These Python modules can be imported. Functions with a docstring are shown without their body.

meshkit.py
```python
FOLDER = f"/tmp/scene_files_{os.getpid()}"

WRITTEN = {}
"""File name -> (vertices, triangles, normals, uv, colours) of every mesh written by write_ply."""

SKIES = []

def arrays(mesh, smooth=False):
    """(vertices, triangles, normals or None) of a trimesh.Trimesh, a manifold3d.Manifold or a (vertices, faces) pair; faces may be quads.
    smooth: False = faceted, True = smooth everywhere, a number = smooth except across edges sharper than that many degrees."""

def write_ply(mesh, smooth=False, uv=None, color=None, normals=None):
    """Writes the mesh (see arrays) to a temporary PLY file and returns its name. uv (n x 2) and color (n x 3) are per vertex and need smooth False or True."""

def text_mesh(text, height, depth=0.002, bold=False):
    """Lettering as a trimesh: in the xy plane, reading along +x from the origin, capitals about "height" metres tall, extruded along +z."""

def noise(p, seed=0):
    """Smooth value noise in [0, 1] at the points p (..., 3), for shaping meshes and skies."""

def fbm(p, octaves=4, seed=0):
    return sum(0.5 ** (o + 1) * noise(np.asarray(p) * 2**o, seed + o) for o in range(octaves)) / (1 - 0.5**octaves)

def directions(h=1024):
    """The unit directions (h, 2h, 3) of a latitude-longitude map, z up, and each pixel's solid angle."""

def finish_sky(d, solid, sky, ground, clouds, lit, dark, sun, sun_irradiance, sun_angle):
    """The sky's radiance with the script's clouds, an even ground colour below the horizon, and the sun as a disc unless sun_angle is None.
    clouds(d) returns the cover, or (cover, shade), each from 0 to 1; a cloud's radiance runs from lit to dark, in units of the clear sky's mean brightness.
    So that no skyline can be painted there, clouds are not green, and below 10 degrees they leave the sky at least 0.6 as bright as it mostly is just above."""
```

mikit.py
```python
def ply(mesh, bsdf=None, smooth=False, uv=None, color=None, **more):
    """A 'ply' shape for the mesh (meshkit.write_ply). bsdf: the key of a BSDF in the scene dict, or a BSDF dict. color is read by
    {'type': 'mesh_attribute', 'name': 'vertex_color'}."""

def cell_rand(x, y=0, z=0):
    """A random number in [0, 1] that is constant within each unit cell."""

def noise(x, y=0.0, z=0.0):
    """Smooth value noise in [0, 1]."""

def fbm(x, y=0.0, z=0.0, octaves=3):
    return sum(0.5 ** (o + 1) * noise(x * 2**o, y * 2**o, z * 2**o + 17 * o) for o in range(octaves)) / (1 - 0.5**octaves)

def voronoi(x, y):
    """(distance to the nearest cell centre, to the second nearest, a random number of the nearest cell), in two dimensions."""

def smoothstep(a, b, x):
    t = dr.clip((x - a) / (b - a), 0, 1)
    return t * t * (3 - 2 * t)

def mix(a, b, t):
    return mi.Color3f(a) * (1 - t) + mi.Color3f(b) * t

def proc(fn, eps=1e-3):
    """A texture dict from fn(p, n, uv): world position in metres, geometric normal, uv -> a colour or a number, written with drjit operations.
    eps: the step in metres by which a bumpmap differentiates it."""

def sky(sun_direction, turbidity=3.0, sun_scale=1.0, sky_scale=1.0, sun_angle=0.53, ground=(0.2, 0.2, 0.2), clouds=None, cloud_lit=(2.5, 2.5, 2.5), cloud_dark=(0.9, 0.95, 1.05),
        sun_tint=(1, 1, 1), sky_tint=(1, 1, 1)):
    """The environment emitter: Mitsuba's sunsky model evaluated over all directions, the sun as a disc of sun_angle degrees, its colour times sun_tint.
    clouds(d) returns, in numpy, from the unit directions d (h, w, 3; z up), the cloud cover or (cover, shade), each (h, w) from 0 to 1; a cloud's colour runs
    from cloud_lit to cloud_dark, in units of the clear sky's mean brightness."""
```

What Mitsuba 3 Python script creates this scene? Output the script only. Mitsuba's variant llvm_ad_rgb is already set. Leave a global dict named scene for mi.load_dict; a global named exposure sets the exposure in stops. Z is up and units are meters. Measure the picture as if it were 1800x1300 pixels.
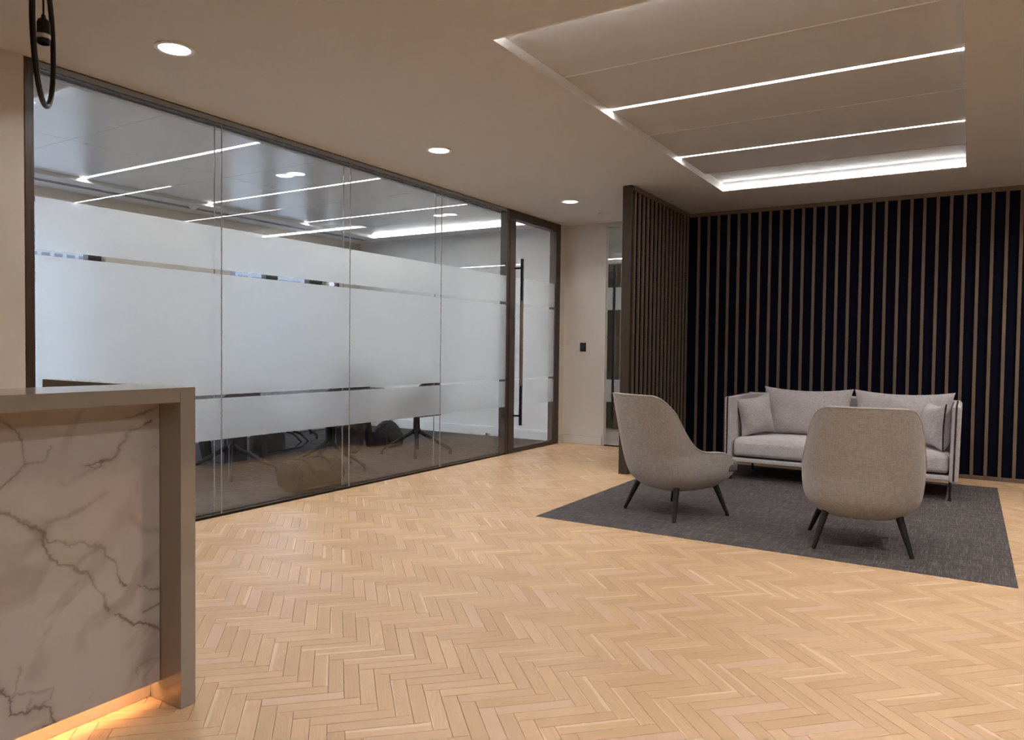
import math, random
import numpy as np
import trimesh
import manifold3d as m3
import drjit as dr
import mitsuba as mi
import mikit
from mikit import proc, noise, fbm, voronoi, cell_rand, smoothstep, mix
from scipy.interpolate import PchipInterpolator
from shapely.geometry import Point, Polygon, box as sbox
from shapely import affinity

T = mi.ScalarTransform4f
rng = random.Random(7)
scene, labels = {}, {}

# ------------------------------------------------------------------ camera, sky, exposure
EYE = np.array([0.0, 0.0, 1.28])
FWD = np.array([-0.5257344, 0.8501461, -0.0292400])
UP = np.array([-0.0256174, 0.0185350, 0.9994999])
FPX = 1297.99
scene['camera'] = {'type': 'perspective', 'fov': 2 * math.degrees(math.atan(900 / FPX)), 'fov_axis': 'x',
                   'near_clip': 0.05, 'far_clip': 500.0,
                   'to_world': T().look_at(origin=EYE.tolist(), target=(EYE + FWD).tolist(), up=UP.tolist())}
scene['sky'] = mikit.sky([-0.3, -0.5, 0.8], turbidity=4.0, sun_scale=0.0, sky_scale=34.0, ground=(0.25, 0.25, 0.25),
                         clouds=lambda d: np.full(d.shape[:2], 0.75), cloud_lit=(1.05, 1.18, 1.38), cloud_dark=(0.85, 0.98, 1.18))
scene['sky']['sampling_weight'] = 6.0     # it reaches little of the room
exposure = 0.0
LED = (54.0, 52.8, 52.2)          # radiance of the linear LED diffusers in reception
LED_M = (82.0, 83.0, 83.0)     # and of the brighter ones in the meeting room
BEAM = (4.9, 4.75, 4.6)        # intensity of the beam of each of them
SPOT = (60.0, 58.0, 55.0)         # radiance of the round downlight lenses
WARM = (19.0, 9.8, 4.4)          # amber LED strip under the desk

# ------------------------------------------------------------------ main dimensions (metres)
H = 2.952                # ceiling height
XG = -4.732              # face of the glass partition
YB = 8.99                # rear wall line
YS = 8.88                # face of the slats on the rear wall
XR, YF = 2.4, -3.4       # right wall, wall behind the camera
XW = -8.5                # window wall of the meeting room
YM = 2.0                 # near wall of the meeting room
REC = 0.055              # depth of the ceiling recess

# ------------------------------------------------------------------ materials
def lin(r, g, b):
    f = lambda c: c / 12.92 if c <= 0.04045 else ((c + 0.055) / 1.055) ** 2.4
    return [f(r / 255), f(g / 255), f(b / 255)]

def rgb(c):
    return {'type': 'rgb', 'value': [float(x) for x in c]}

def mat(key, base, rough=0.5, metallic=0.0, spec=0.5, two=True, bump=None, **more):
    b = {'type': 'principled', 'base_color': base if isinstance(base, dict) else rgb(base), 'roughness': rough, 'metallic': metallic}
    if metallic == 0.0:
        b['specular'] = spec
    b.update(more)
    if bump:
        b = {'type': 'bumpmap', 'arbitrary': bump[0], 'scale': bump[1], 'bsdf': b}
    scene[key] = {'type': 'twosided', 'bsdf': b} if two else b

def oak(p, n, uv):
    # uv: metres along and across one board, plus 4 m steps that give every board its own grain
    iu, iv = dr.floor(uv.x / 4), dr.floor(uv.y / 4)
    u, v = uv.x - iu * 4 - 1, uv.y - iv * 4 - 1
    r1, r2, r3, r4 = (cell_rand(iu, iv, k) for k in (1, 2, 3, 4))
    ou, ov = uv.x, uv.y
    wav = fbm(ou * 5, ov * 22, 0, 2) - 0.5
    flat = dr.select(r3 > 0.62, 1.0, 0.0)                        # crown-cut boards with wavy rings
    rings = 0.5 + 0.5 * dr.sin((v * 420 + wav * 26 * (0.5 + flat) + dr.square(u - 0.15) * 120 * flat) * 1.0)
    fine = noise(ou * 14, ov * 900)
    pores = smoothstep(0.66, 0.86, noise(ou * 60, ov * 1400))
    tone = (r1 - 0.5) * 0.20 + (fine - 0.5) * 0.06 + (rings - 0.5) * (0.04 + 0.06 * flat) - pores * 0.05 + wav * 0.08
    c = mix((0.512, 0.320, 0.174), (0.695, 0.470, 0.278), dr.clip(0.5 + tone * 2.2, 0, 1))
    c = mix(c, (0.68, 0.47, 0.35), smoothstep(0.80, 1.0, r2) * 0.5)      # a few pinkish boards
    # pale sapwood along one edge of some boards
    wide = 0.003 + 0.017 * dr.square(r4) + 0.004 * (noise(ou * 9, iv) - 0.5) * 2
    side = dr.select(r3 > 0.5, v, 0.0578 - v)
    sap = dr.select(r2 < 0.36, 1.0, 0.0) * (0.35 + 0.65 * r1) * smoothstep(wide + 0.0025, wide - 0.0025, side)
    return mix(c, (0.790, 0.600, 0.410), sap * 0.75)
mat('mat_oak', proc(oak), 0.35, spec=0.32)
mat('mat_subfloor', (0.16, 0.10, 0.055), 0.8)

def carpet(ax, ay, c0, c1, c2):
    def f(p, n, uv):
        a = noise(p.x * ax[0], p.y * ax[1])
        b = noise(p.x * ay[0], p.y * ay[1], 5)
        t = noise(p.x * 320, p.y * 320)
        k = dr.clip(0.55 * (a - 0.5) + 0.55 * (b - 0.5) + 0.30 * (t - 0.5) + 0.5, 0, 1)
        c = mix(c0, c1, smoothstep(0.25, 0.75, k))
        return mix(c, c2, smoothstep(0.68, 0.86, a) * 0.35 + smoothstep(0.70, 0.88, b) * 0.35)
    return f
mat('mat_rug', proc(carpet((14, 240), (240, 14), (0.055, 0.047, 0.046), (0.098, 0.085, 0.083), (0.160, 0.141, 0.138))), 0.95, spec=0.1, sheen=0.3)
mat('mat_meeting_carpet', proc(carpet((130, 7), (7, 130), (0.030, 0.0285, 0.029), (0.052, 0.050, 0.051), (0.09, 0.087, 0.088))), 0.85, spec=0.12)
mat('mat_corridor_carpet', (0.42, 0.38, 0.35), 0.9, spec=0.1)
paint = lambda c, k: proc(lambda p, n, uv: mi.Color3f(c) * (0.985 + 0.03 * fbm(p.x * k, p.y * k, p.z * k, 2)))
mat('mat_ceiling', paint((0.585, 0.585, 0.575), 3.1), 0.85, spec=0.2)
mat('mat_panel', (0.52, 0.52, 0.515), 0.62, spec=0.3)
mat('mat_meeting_panel', (0.60, 0.62, 0.625), 0.29, spec=0.9)
mat('mat_wall', paint((0.73, 0.68, 0.61), 2.7), 0.8, spec=0.25)
mat('mat_skirting', (0.73, 0.69, 0.63), 0.5, spec=0.4)
mat('mat_white_wall', paint((0.80, 0.79, 0.77), 2.3), 0.8, spec=0.25)
mat('mat_white_trim', (0.84, 0.84, 0.82), 0.45, spec=0.4)
mat('mat_pier', (0.62, 0.57, 0.50), 0.8)

def brownwood(p, n, uv):
    g = noise(p.x * 260, p.y * 260, p.z * 7)
    h = fbm(p.x * 60, p.y * 60, p.z * 2.5, 2)
    return mix((0.128, 0.090, 0.061), (0.215, 0.155, 0.108), dr.clip(0.5 * g + 0.6 * h - 0.05, 0, 1))
mat('mat_slat', proc(brownwood), 0.5, spec=0.4)
def framewood(p, n, uv):
    g = noise(p.x * 240, p.y * 240, p.z * 6)
    return mix((0.030, 0.018, 0.012), (0.062, 0.036, 0.024), g)
mat('mat_frame', proc(framewood), 0.42, spec=0.5)
mat('mat_felt', (0.0035, 0.0042, 0.012), 0.95, spec=0.1)
mat('mat_track', (0.28, 0.32, 0.38), 0.25, spec=0.9)
mat('mat_black', (0.006, 0.006, 0.0065), 0.45, spec=0.3)
mat('mat_blackmetal', (0.016, 0.015, 0.015), 0.35, spec=0.5)
mat('mat_darklegs', proc(lambda p, n, uv: mix((0.008, 0.0065, 0.006), (0.016, 0.013, 0.012), noise(p.x * 300, p.y * 300, p.z * 12))), 0.5, spec=0.3)
mat('mat_grip', (0.16, 0.125, 0.10), 0.6)
mat('mat_silver', (0.70, 0.70, 0.72), 0.3, metallic=1.0)
mat('mat_brass', (0.70, 0.55, 0.20), 0.3, metallic=1.0)
mat('mat_desk', paint((0.300, 0.274, 0.236), 4.0), 0.09, spec=0.6, clearcoat=0.5, clearcoat_gloss=1.0)
mat('mat_desk_inner', (0.16, 0.135, 0.11), 0.5)
mat('mat_plinth', (0.70, 0.64, 0.56), 0.5)
mat('mat_joint', (0.30, 0.315, 0.31), 0.15, spec=1.0)

def fabric(c0, c1, pinch):
    def f(p, n, uv):
        a = noise(uv.x * 85, uv.y * 560)
        b = noise(uv.x * 560, uv.y * 85, 3)
        t = noise(uv.x * 480, uv.y * 480, 9)
        big = fbm(uv.x * 7, uv.y * 7, 2, 2)
        k = dr.clip(0.5 + 0.55 * (a - 0.5) + 0.45 * (b - 0.5) + pinch * (t - 0.5) + 0.18 * (big - 0.5), 0, 1)
        return mix(c0, c1, smoothstep(0.2, 0.8, k))
    return f
mat('mat_chair', proc(fabric((0.300, 0.288, 0.277), (0.382, 0.367, 0.353), 0.25)), 0.9, spec=0.15, sheen=0.4)
mat('mat_chair_rim', (0.43, 0.40, 0.37), 0.9, spec=0.1)
mat('mat_cushion_dark', proc(fabric((0.085, 0.078, 0.080), (0.150, 0.138, 0.140), 0.4)), 0.9, spec=0.15, sheen=0.3)
mat('mat_sofa', proc(fabric((0.400, 0.370, 0.376), (0.600, 0.560, 0.565), 0.6)), 0.9, spec=0.15, sheen=0.4)
mat('mat_piping', (0.022, 0.016, 0.017), 0.7)
mat('mat_blackfabric', proc(lambda p, n, uv: mix((0.008, 0.008, 0.009), (0.022, 0.020, 0.021), fbm(p.x * 60, p.y * 60, p.z * 60, 2))), 0.75, spec=0.3)
mat('mat_canvas', proc(lambda p, n, uv: mix((0.014, 0.011, 0.007), (0.030, 0.024, 0.016), fbm(p.x * 40, p.y * 40, p.z * 40, 3))), 0.85, spec=0.15)
mat('mat_tabletop', (0.016, 0.012, 0.010), 0.6, spec=0.2)
mat('mat_navy', (0.010, 0.014, 0.030), 0.5)
mat('mat_greyshell', (0.20, 0.20, 0.20), 0.6)
mat('mat_facade', (0.24, 0.235, 0.23), 0.8)
mat('mat_facade_pane', (0.05, 0.06, 0.075), 0.15, spec=0.6)
mat('mat_street', (0.22, 0.22, 0.22), 0.9)
scene['mat_pane'] = {'type': 'thindielectric', 'int_ior': 1.5}
scene['mat_pane_tinted'] = {'type': 'thindielectric', 'int_ior': 1.5, 'specular_transmittance': rgb((0.94, 0.955, 0.955))}
scene['mat_frost'] = {'type': 'principledthin', 'base_color': rgb((0.965, 0.98, 0.975)), 'roughness': 0.45, 'spec_trans': 0.6, 'eta': 1.4, 'diff_trans': 1.15}
for k, c in (('mat_led_body', (0.7, 0.7, 0.7)),):
    mat(k, c, 0.5)

# ------------------------------------------------------------------ mesh helpers
def clean(m):
    return trimesh.Trimesh(np.asarray(m.vertices), np.asarray(m.faces), process=False)

def cbox(x0, x1, y0, y1, z0, z1, b=0.0):
    lo, hi = np.array([min(x0, x1), min(y0, y1), min(z0, z1)]), np.array([max(x0, x1), max(y0, y1), max(z0, z1)])
    b = min(b, 0.45 * float((hi - lo).min()))
    if b <= 0:
        return trimesh.creation.box(bounds=[lo, hi])
    pts = []
    for ax in range(3):
        l, h = lo + b, hi - b
        l[ax], h[ax] = lo[ax], hi[ax]
        pts += [[(l, h)[i][0], (l, h)[j][1], (l, h)[k][2]] for i in (0, 1) for j in (0, 1) for k in (0, 1)]
    return trimesh.convex.convex_hull(np.array(pts))

def hull(*pts_r, seg=10):
    pts = []
    for p, r in pts_r:
        s = trimesh.creation.uv_sphere(radius=r, count=[max(4, seg // 2), seg])
        pts.append(np.asarray(s.vertices) + np.asarray(p, float))
    return trimesh.convex.convex_hull(np.vstack(pts))

def rbox(x0, x1, y0, y1, z0, z1, r, seg=12):
    return hull(*[((x, y, z), r) for x in (x0 + r, x1 - r) for y in (y0 + r, y1 - r) for z in (z0 + r, z1 - r)], seg=seg)

def join(*ms):
    return trimesh.util.concatenate([clean(m) for m in ms])

def tube(path, r, seg=8, closed=False):
    p = np.asarray(path, float)
    n = len(p)
    t = (np.roll(p, -1, 0) - np.roll(p, 1, 0)) if closed else np.gradient(p, axis=0)
    t /= np.linalg.norm(t, axis=1, keepdims=True) + 1e-12
    a = np.cross(t[0], [0, 0, 1.0] if abs(t[0][2]) < 0.9 else [1.0, 0, 0])
    A = []
    for k in range(n):
        a = a - t[k] * (a @ t[k])
        a /= np.linalg.norm(a)
        A.append(a)
    A = np.array(A)
    B = np.cross(t, A)
    ang = np.arange(seg) * 2 * np.pi / seg
    rr = np.broadcast_to(r, (n,))[:, None, None]
    v = (p[:, None] + rr * (np.cos(ang)[None, :, None] * A[:, None] + np.sin(ang)[None, :, None] * B[:, None])).reshape(-1, 3)
    f = []
    for i in range(n if closed else n - 1):
        j = (i + 1) % n
        for k in range(seg):
            l = (k + 1) % seg
            f += [[i * seg + k, j * seg + k, j * seg + l], [i * seg + k, j * seg + l, i * seg + l]]
    if not closed:
        f += [[0, k, k + 1] for k in range(1, seg - 1)]
        o = (n - 1) * seg
        f += [[o, o + k + 1, o + k] for k in range(1, seg - 1)]
    m = trimesh.Trimesh(v, f, process=False)
    if m.volume < 0:
        m.invert()
    return m

def frustum(p0, p1, r0, r1, seg=14):
    p0, p1 = np.asarray(p0, float), np.asarray(p1, float)
    return tube([p0, p0 + (p1 - p0) * 0.5, p1], [r0, (r0 + r1) / 2, r1], seg)

def lathe(profile, seg=32, at=(0, 0, 0)):
    m = trimesh.creation.revolve(np.asarray(profile, float), sections=seg)
    m.apply_translation(at)
    return m

def grid_mesh(P, closed_u=False):
    nu, nv = P.shape[:2]
    f = []
    for i in range(nu if closed_u else nu - 1):
        j = (i + 1) % nu
        for k in range(nv - 1):
            f += [[i * nv + k, j * nv + k, j * nv + k + 1], [i * nv + k, j * nv + k + 1, i * nv + k + 1]]
    return trimesh.Trimesh(P.reshape(-1, 3), f, process=False)

def extrude(poly, z0, z1):
    m = trimesh.creation.extrude_polygon(poly, z1 - z0, engine='earcut')
    m.apply_translation([0, 0, z0])
    return m

def xf(m, M):
    m = m.copy()
    m.apply_transform(M)
    return m

def place(x, y, z, rot):
    M = trimesh.transformations.rotation_matrix(rot, [0, 0, 1])
    M[:3, 3] = (x, y, z)
    return M

def numbered(key):
    if key not in scene and not any(k.startswith(key + '__') for k in scene):
        return key
    i = 1
    while f'{key}_{i:03d}' in scene or any(k.startswith(f'{key}_{i:03d}__') for k in scene):
        i += 1
    return f'{key}_{i:03d}'

def obj(name, mesh, m, parent=None, smooth=False, uv=None, label=None, **more):
    key = numbered((parent + '__' if parent else '') + name)
    scene[key] = mikit.ply(mesh, m, smooth=smooth, uv=uv, **more)
    if label:
        labels[key] = {'label': label}
    return key

def thing(name, label, cat, group=None):
    key = numbered(name)
    i = 0
    while key in labels:                      # a thing whose parts are still to come
        i += 1
        key = f'{name}_{i:03d}'
    labels[key] = {'label': label, 'category': cat}
    if group:
        labels[key]['group'] = group
    return key

def struct(name, mesh, m, label=None, **kw):
    key = obj(name, mesh, m, **kw)
    labels[key] = {'kind': 'structure'}
    if label:
        labels[key]['label'] = label
    return key

def structure(name, label=None):
    labels[name] = {'kind': 'structure'}
    if label:
        labels[name]['label'] = label
    return name

def glow(c, weight=1.0):
    return {'type': 'area', 'radiance': rgb(c), 'sampling_weight': weight}

# ------------------------------------------------------------------ floor: oak herringbone
RUG = (-2.785, 0.262, 4.875, 8.435)           # x0, x1, y0, y1 of the inset rug
struct('floor', cbox(XG - 0.02, XR, YF, YB, -0.06, -0.008), 'mat_subfloor', 'pale oak herringbone parquet floor')
PW, PL, GAP, BEV = 0.0578, 0.289, 0.0006, 0.0010
s2 = math.sqrt(0.5)
def uv2xy(u, w):                              # w = v', rotated 45 degrees to the room
    v = -w
    return np.stack([(u - v) * s2, (u + v) * s2], -1)
anchor = np.array([-1.942, 2.145])            # a board corner seen in the photograph
a_u, a_w = (anchor[0] + anchor[1]) * s2, (anchor[0] - anchor[1]) * s2
room = sbox(XG + 0.004, YF + 0.01, XR - 0.01, YB - 0.004)
keep = room.difference(sbox(RUG[0] - 0.001, RUG[2] - 0.001, RUG[1] + 0.001, RUG[3] + 0.001))

def project(P):
    d = np.asarray(P) - EYE
    R = np.cross(FWD, UP)
    z = d @ FWD
    return np.stack([900 + FPX * (d @ R) / z, 650 - FPX * (d @ UP) / z], -1), z
frame = sbox(0, 0, 1800, 1300)
deskmask = sbox(0, 650, 344, 1300)
boards = []
for k in range(-140, 180):
    for b in range(-25, 26):
        for kind in (0, 1):
            u0, w0 = k * PW + 2 * PL * b, k * PW
            if kind == 0:
                r = (u0, u0 + PL, w0, w0 + PW)
            else:
                r = (u0 + PL, u0 + PL + PW, w0 + PW - PL, w0 + PW)
            r = (r[0] + a_u - PL, r[1] + a_u - PL, r[2] + a_w - PW + PL, r[3] + a_w - PW + PL)
            c = uv2xy((r[0] + r[1]) / 2, (r[2] + r[3]) / 2)
            if XG - 0.2 < c[0] < XR + 0.2 and YF - 0.2 < c[1] < YB + 0.2:
                boards.append((r, kind))
def board_mesh(r, kind):
    u0, u1, w0, w1 = r[0] + GAP, r[1] - GAP, r[2] + GAP, r[3] - GAP
    out = uv2xy(np.array([u0, u1, u1, u0]), np.array([w0, w0, w1, w1]))
    poly = Polygon(out)
    if not keep.intersects(poly):
        return None, None, 0
    oi, oj = rng.randrange(60), rng.randrange(60)
    def uvs(xy):
        u, w = (xy[:, 0] + xy[:, 1]) * s2, (xy[:, 0] - xy[:, 1]) * s2
        a, c = (u - r[0], w - r[2]) if kind == 0 else (w - r[2], u - r[0])
        return np.stack([a + 1 + 4 * oi, c + 1 + 4 * oj], -1)
    if keep.contains(poly):
        inn = uv2xy(np.array([u0 + BEV, u1 - BEV, u1 - BEV, u0 + BEV]), np.array([w0 + BEV, w0 + BEV, w1 - BEV, w1 - BEV]))
        dz = [rng.uniform(-0.00035, 0.0) for _ in range(2)]
        tilt = np.array([dz[0], dz[1], dz[1], dz[0]])
        V = np.vstack([np.c_[out, np.full(4, -0.008)], np.c_[out, tilt - 0.0007], np.c_[inn, tilt]])
        F = [[8, 9, 10], [8, 10, 11]]
        for o in (0, 4):
            for i in range(4):
                j = (i + 1) % 4
                F += [[o + i, o + j, o + 4 + j], [o + i, o + 4 + j, o + 4 + i]]
        m = trimesh.Trimesh(V, F, process=False)
        if m.face_normals[0][2] < 0:
            m.invert()
        area = poly
    else:
        q = keep.intersection(poly)
        gs = [g for g in getattr(q, 'geoms', [q]) if g.geom_type == 'Polygon' and g.area > 2e-5]
        if not gs:
            return None, None, 0
        m = join(*[extrude(g, -0.008, 0.0) for g in gs])
        area = max(gs, key=lambda g: g.area)
    uv = uvs(np.asarray(m.vertices)[:, :2])
    xy = np.asarray(area.exterior.coords)[:-1]
    P, z = project(np.c_[xy, np.zeros(len(xy))])
    seen = 0
    if (z > 0.2).all():
        pp = Polygon(P)
        seen = pp.intersection(frame).difference(deskmask).area if pp.is_valid else 0
    return m, uv, seen
made = [x for x in (board_mesh(*b) for b in boards) if x[0] is not None]
made.sort(key=lambda x: -x[2])
for m, uv, seen in made[:300]:
    obj('oak_board', m, 'mat_oak', 'floor', uv=uv)
rest, ruv = made[300:], np.vstack([x[1] for x in made[300:]])
k = obj('distant_oak_boards', join(*[x[0] for x in rest]), 'mat_oak', 'floor', uv=ruv)
labels[k] = {'kind': 'stuff'}

k = thing('rug', 'dark charcoal woven rug set into the oak floor under the sofa and both armchairs', 'rug')
obj('pile', cbox(RUG[0], RUG[1], RUG[2], RUG[3], -0.007, 0.002, 0.001), 'mat_rug', k)

struct('floor_meeting', cbox(XW - 0.2, XG - 0.02, YM - 0.1, YB, -0.06, 0.0), 'mat_meeting_carpet', 'grey carpet of the meeting room behind the glass')
struct('floor_corridor', cbox(-8.0, 2.5, YB, 14.0, -0.06, 0.0), 'mat_corridor_carpet', 'pale carpet seen through the narrow glass at the rear')

# ------------------------------------------------------------------ ceiling with recessed panels
COF = (-2.245, -0.062, 3.375, 7.80)           # recess over the seating
MCOF = (-7.87, -5.03, 2.60, 8.63)             # recess in the meeting room
HM = 0.040
whole = sbox(XW - 0.3, YF - 0.1, XR + 0.1, YB + 0.02)
for c in (COF, MCOF):
    whole = whole.difference(sbox(c[0], c[2], c[1], c[3]))
whole = whole.difference(sbox(-8.215, 3.0, -8.09, 8.72))          # slot of the air diffuser
SUNK = ((1.35, 5.90), (1.35, 8.00))              # deep-set downlights right of the picture
for c in SUNK:
    whole = whole.difference(Point(*c).buffer(0.075, quad_segs=10))
struct('ceiling', extrude(whole, H, H + 0.125), 'mat_ceiling', 'plain painted ceiling with recessed panel bays')
struct('ceiling_void', cbox(XW - 0.4, XR + 0.2, YF - 0.2, YB + 0.1, H + 0.16, H + 0.24), 'mat_ceiling')
struct('ceiling_corridor', cbox(-8.0, 2.5, YB + 0.1, 14.1, H, H + 0.1), 'mat_ceiling')

def panels(c, edges, z, m, xs=None):
    xs = xs or [c[0], c[1]]
    for y0, y1 in edges:
        for x0, x1 in zip(xs, xs[1:]):
            up = 0.030 if (c is COF and y1 > 7.6) else 0.0        # the last bay sits higher, behind the edge strip
            obj('ceiling_panel', cbox(x0 + 0.002, x1 - 0.002, y0 + 0.002, y1 - 0.002, z + up, z + up + 0.018, 0.0015), m, 'ceiling')
obj('recess_edge', cbox(COF[0] + 0.0005, COF[0] + 0.003, COF[2] + 0.001, COF[3] - 0.001, H + 0.0005, H + 0.12), 'mat_white_trim', 'ceiling')
obj('recess_edge', cbox(COF[1] - 0.003, COF[1] - 0.0005, COF[2] + 0.001, COF[3] - 0.001, H + 0.0005, H + 0.12), 'mat_white_trim', 'ceiling')
LW = 0.040                                    # width of a light slot
ys = [3.375, 4.205, 4.945, 5.665, 6.455, 7.175, 7.80]
def module_edges(o, far):
    y = [v + o for v in ys]
    return [(y[0] + 0.004, y[1]), (y[1], y[2] - LW / 2), (y[2] + LW / 2, y[3]), (y[3], y[4] - LW / 2), (y[4] + LW / 2, y[5]), (y[5], y[6] - 0.05)]
panels(COF, module_edges(0, 0), H + REC, 'mat_panel')
for y in (ys[1], ys[3], ys[5]):
    obj('joint_trim', cbox(COF[0], COF[1], y - 0.005, y + 0.005, H + REC - 0.0025, H + REC + 0.004, 0.001), 'mat_white_trim', 'ceiling')

def led(x0, x1, y, z, label, group=None, w=LW, h=0.012, name='linear_light', power=LED):
    k = thing(name, label, 'ceiling light', group)
    obj('housing', cbox(x0, x1, y - w / 2, y + w / 2, z + h, z + h + 0.025), 'mat_led_body', k)
    obj('diffuser', cbox(x0 + 0.004, x1 - 0.004, y - w / 2 + 0.003, y + w / 2 - 0.003, z, z + h), 'mat_led_body', k, emitter=glow(power, 3.0))
    return k
def led_edge(x0, x1, y, side, label, z=H + 0.004, h=0.030, name='linear_light', power=LED):
    """a strip on the upright edge of a recess; side = +1 lights towards +y"""
    k = thing(name, label, 'ceiling light')
    if side > 0:                              # lies on a small lip behind the edge and shines upwards
        obj('housing', cbox(x0 + 0.003, x1 - 0.003, y + 0.001, y + 0.018, H + 0.0005, H + 0.0025), 'mat_led_body', k)
        obj('diffuser', cbox(x0 + 0.006, x1 - 0.006, y + 0.006, y + 0.018, H + 0.0027, H + 0.006), 'mat_led_body', k, emitter=glow(power, 1.5))
        return
    d1, d2 = 0.010, 0.026
    ya, yb = sorted((y + side * 0.001, y + side * d1))
    yc, yd = sorted((y + side * d1, y + side * d2))
    obj('housing', cbox(x0 + 0.003, x1 - 0.003, ya, yb, z, z + h + 0.004), 'mat_led_body', k)
    obj('diffuser', cbox(x0 + 0.006, x1 - 0.006, yc, yd, z, z + h), 'mat_led_body', k, emitter=glow(power, 3.0))
led(COF[0], COF[1], ys[2], H + REC + 0.004, 'bright white line of light in the seating bay ceiling, nearest the camera')
led(COF[0], COF[1], ys[4], H + REC + 0.004, 'slim white line of light in the seating bay ceiling, next to the thick far strip')
led_edge(COF[0], COF[1], COF[3], -1, 'thick white light strip on the far edge of the ceiling recess above the slatted wall', power=[0.33 * c for c in LED])
led_edge(COF[0], COF[1], COF[2], 1, 'light strip hidden behind the near edge of the seating bay recess', power=[6 * c for c in LED])
# meeting room ceiling
my = [2.60, 3.365, 4.215, 4.93, 5.72, 6.43, 7.25, 7.95, 8.63]
mx = [MCOF[0], -6.50, MCOF[1]]
panels(MCOF, [(my[0] + 0.004, my[1]), (my[1], my[2] - LW / 2), (my[2] + LW / 2, my[3]), (my[3], my[4] - LW / 2), (my[4] + LW / 2, my[5]), (my[5], my[6] - LW / 2),
              (my[6] + LW / 2, my[7]), (my[7], my[8] - 0.05)], H + HM, 'mat_meeting_panel', mx)
for i, t in ((2, 'first white line of light on the meeting room ceiling, nearest the reception desk'), (4, 'second white line of light on the meeting room ceiling behind the glass'),
             (6, 'third white line of light on the meeting room ceiling, before the thick strip')):
    led(MCOF[0], MCOF[1], my[i], H + HM + 0.003, t, power=LED_M)
led_edge(MCOF[0], MCOF[1], MCOF[3], -1, 'thick white light strip along the rear edge of the meeting room ceiling', power=[0.4 * c for c in LED_M])
led_edge(MCOF[0], MCOF[1], MCOF[2], 1, 'light strip on the near edge of the meeting room ceiling, behind the hanging ring', power=LED_M)
k = thing('air_diffuser', 'long dark slot air diffuser along the meeting room ceiling by the windows', 'air vent')
obj('slot_body', cbox(-8.205, -8.10, 3.005, 8.715, H + 0.03, H + 0.06), 'mat_black', k)
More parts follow.
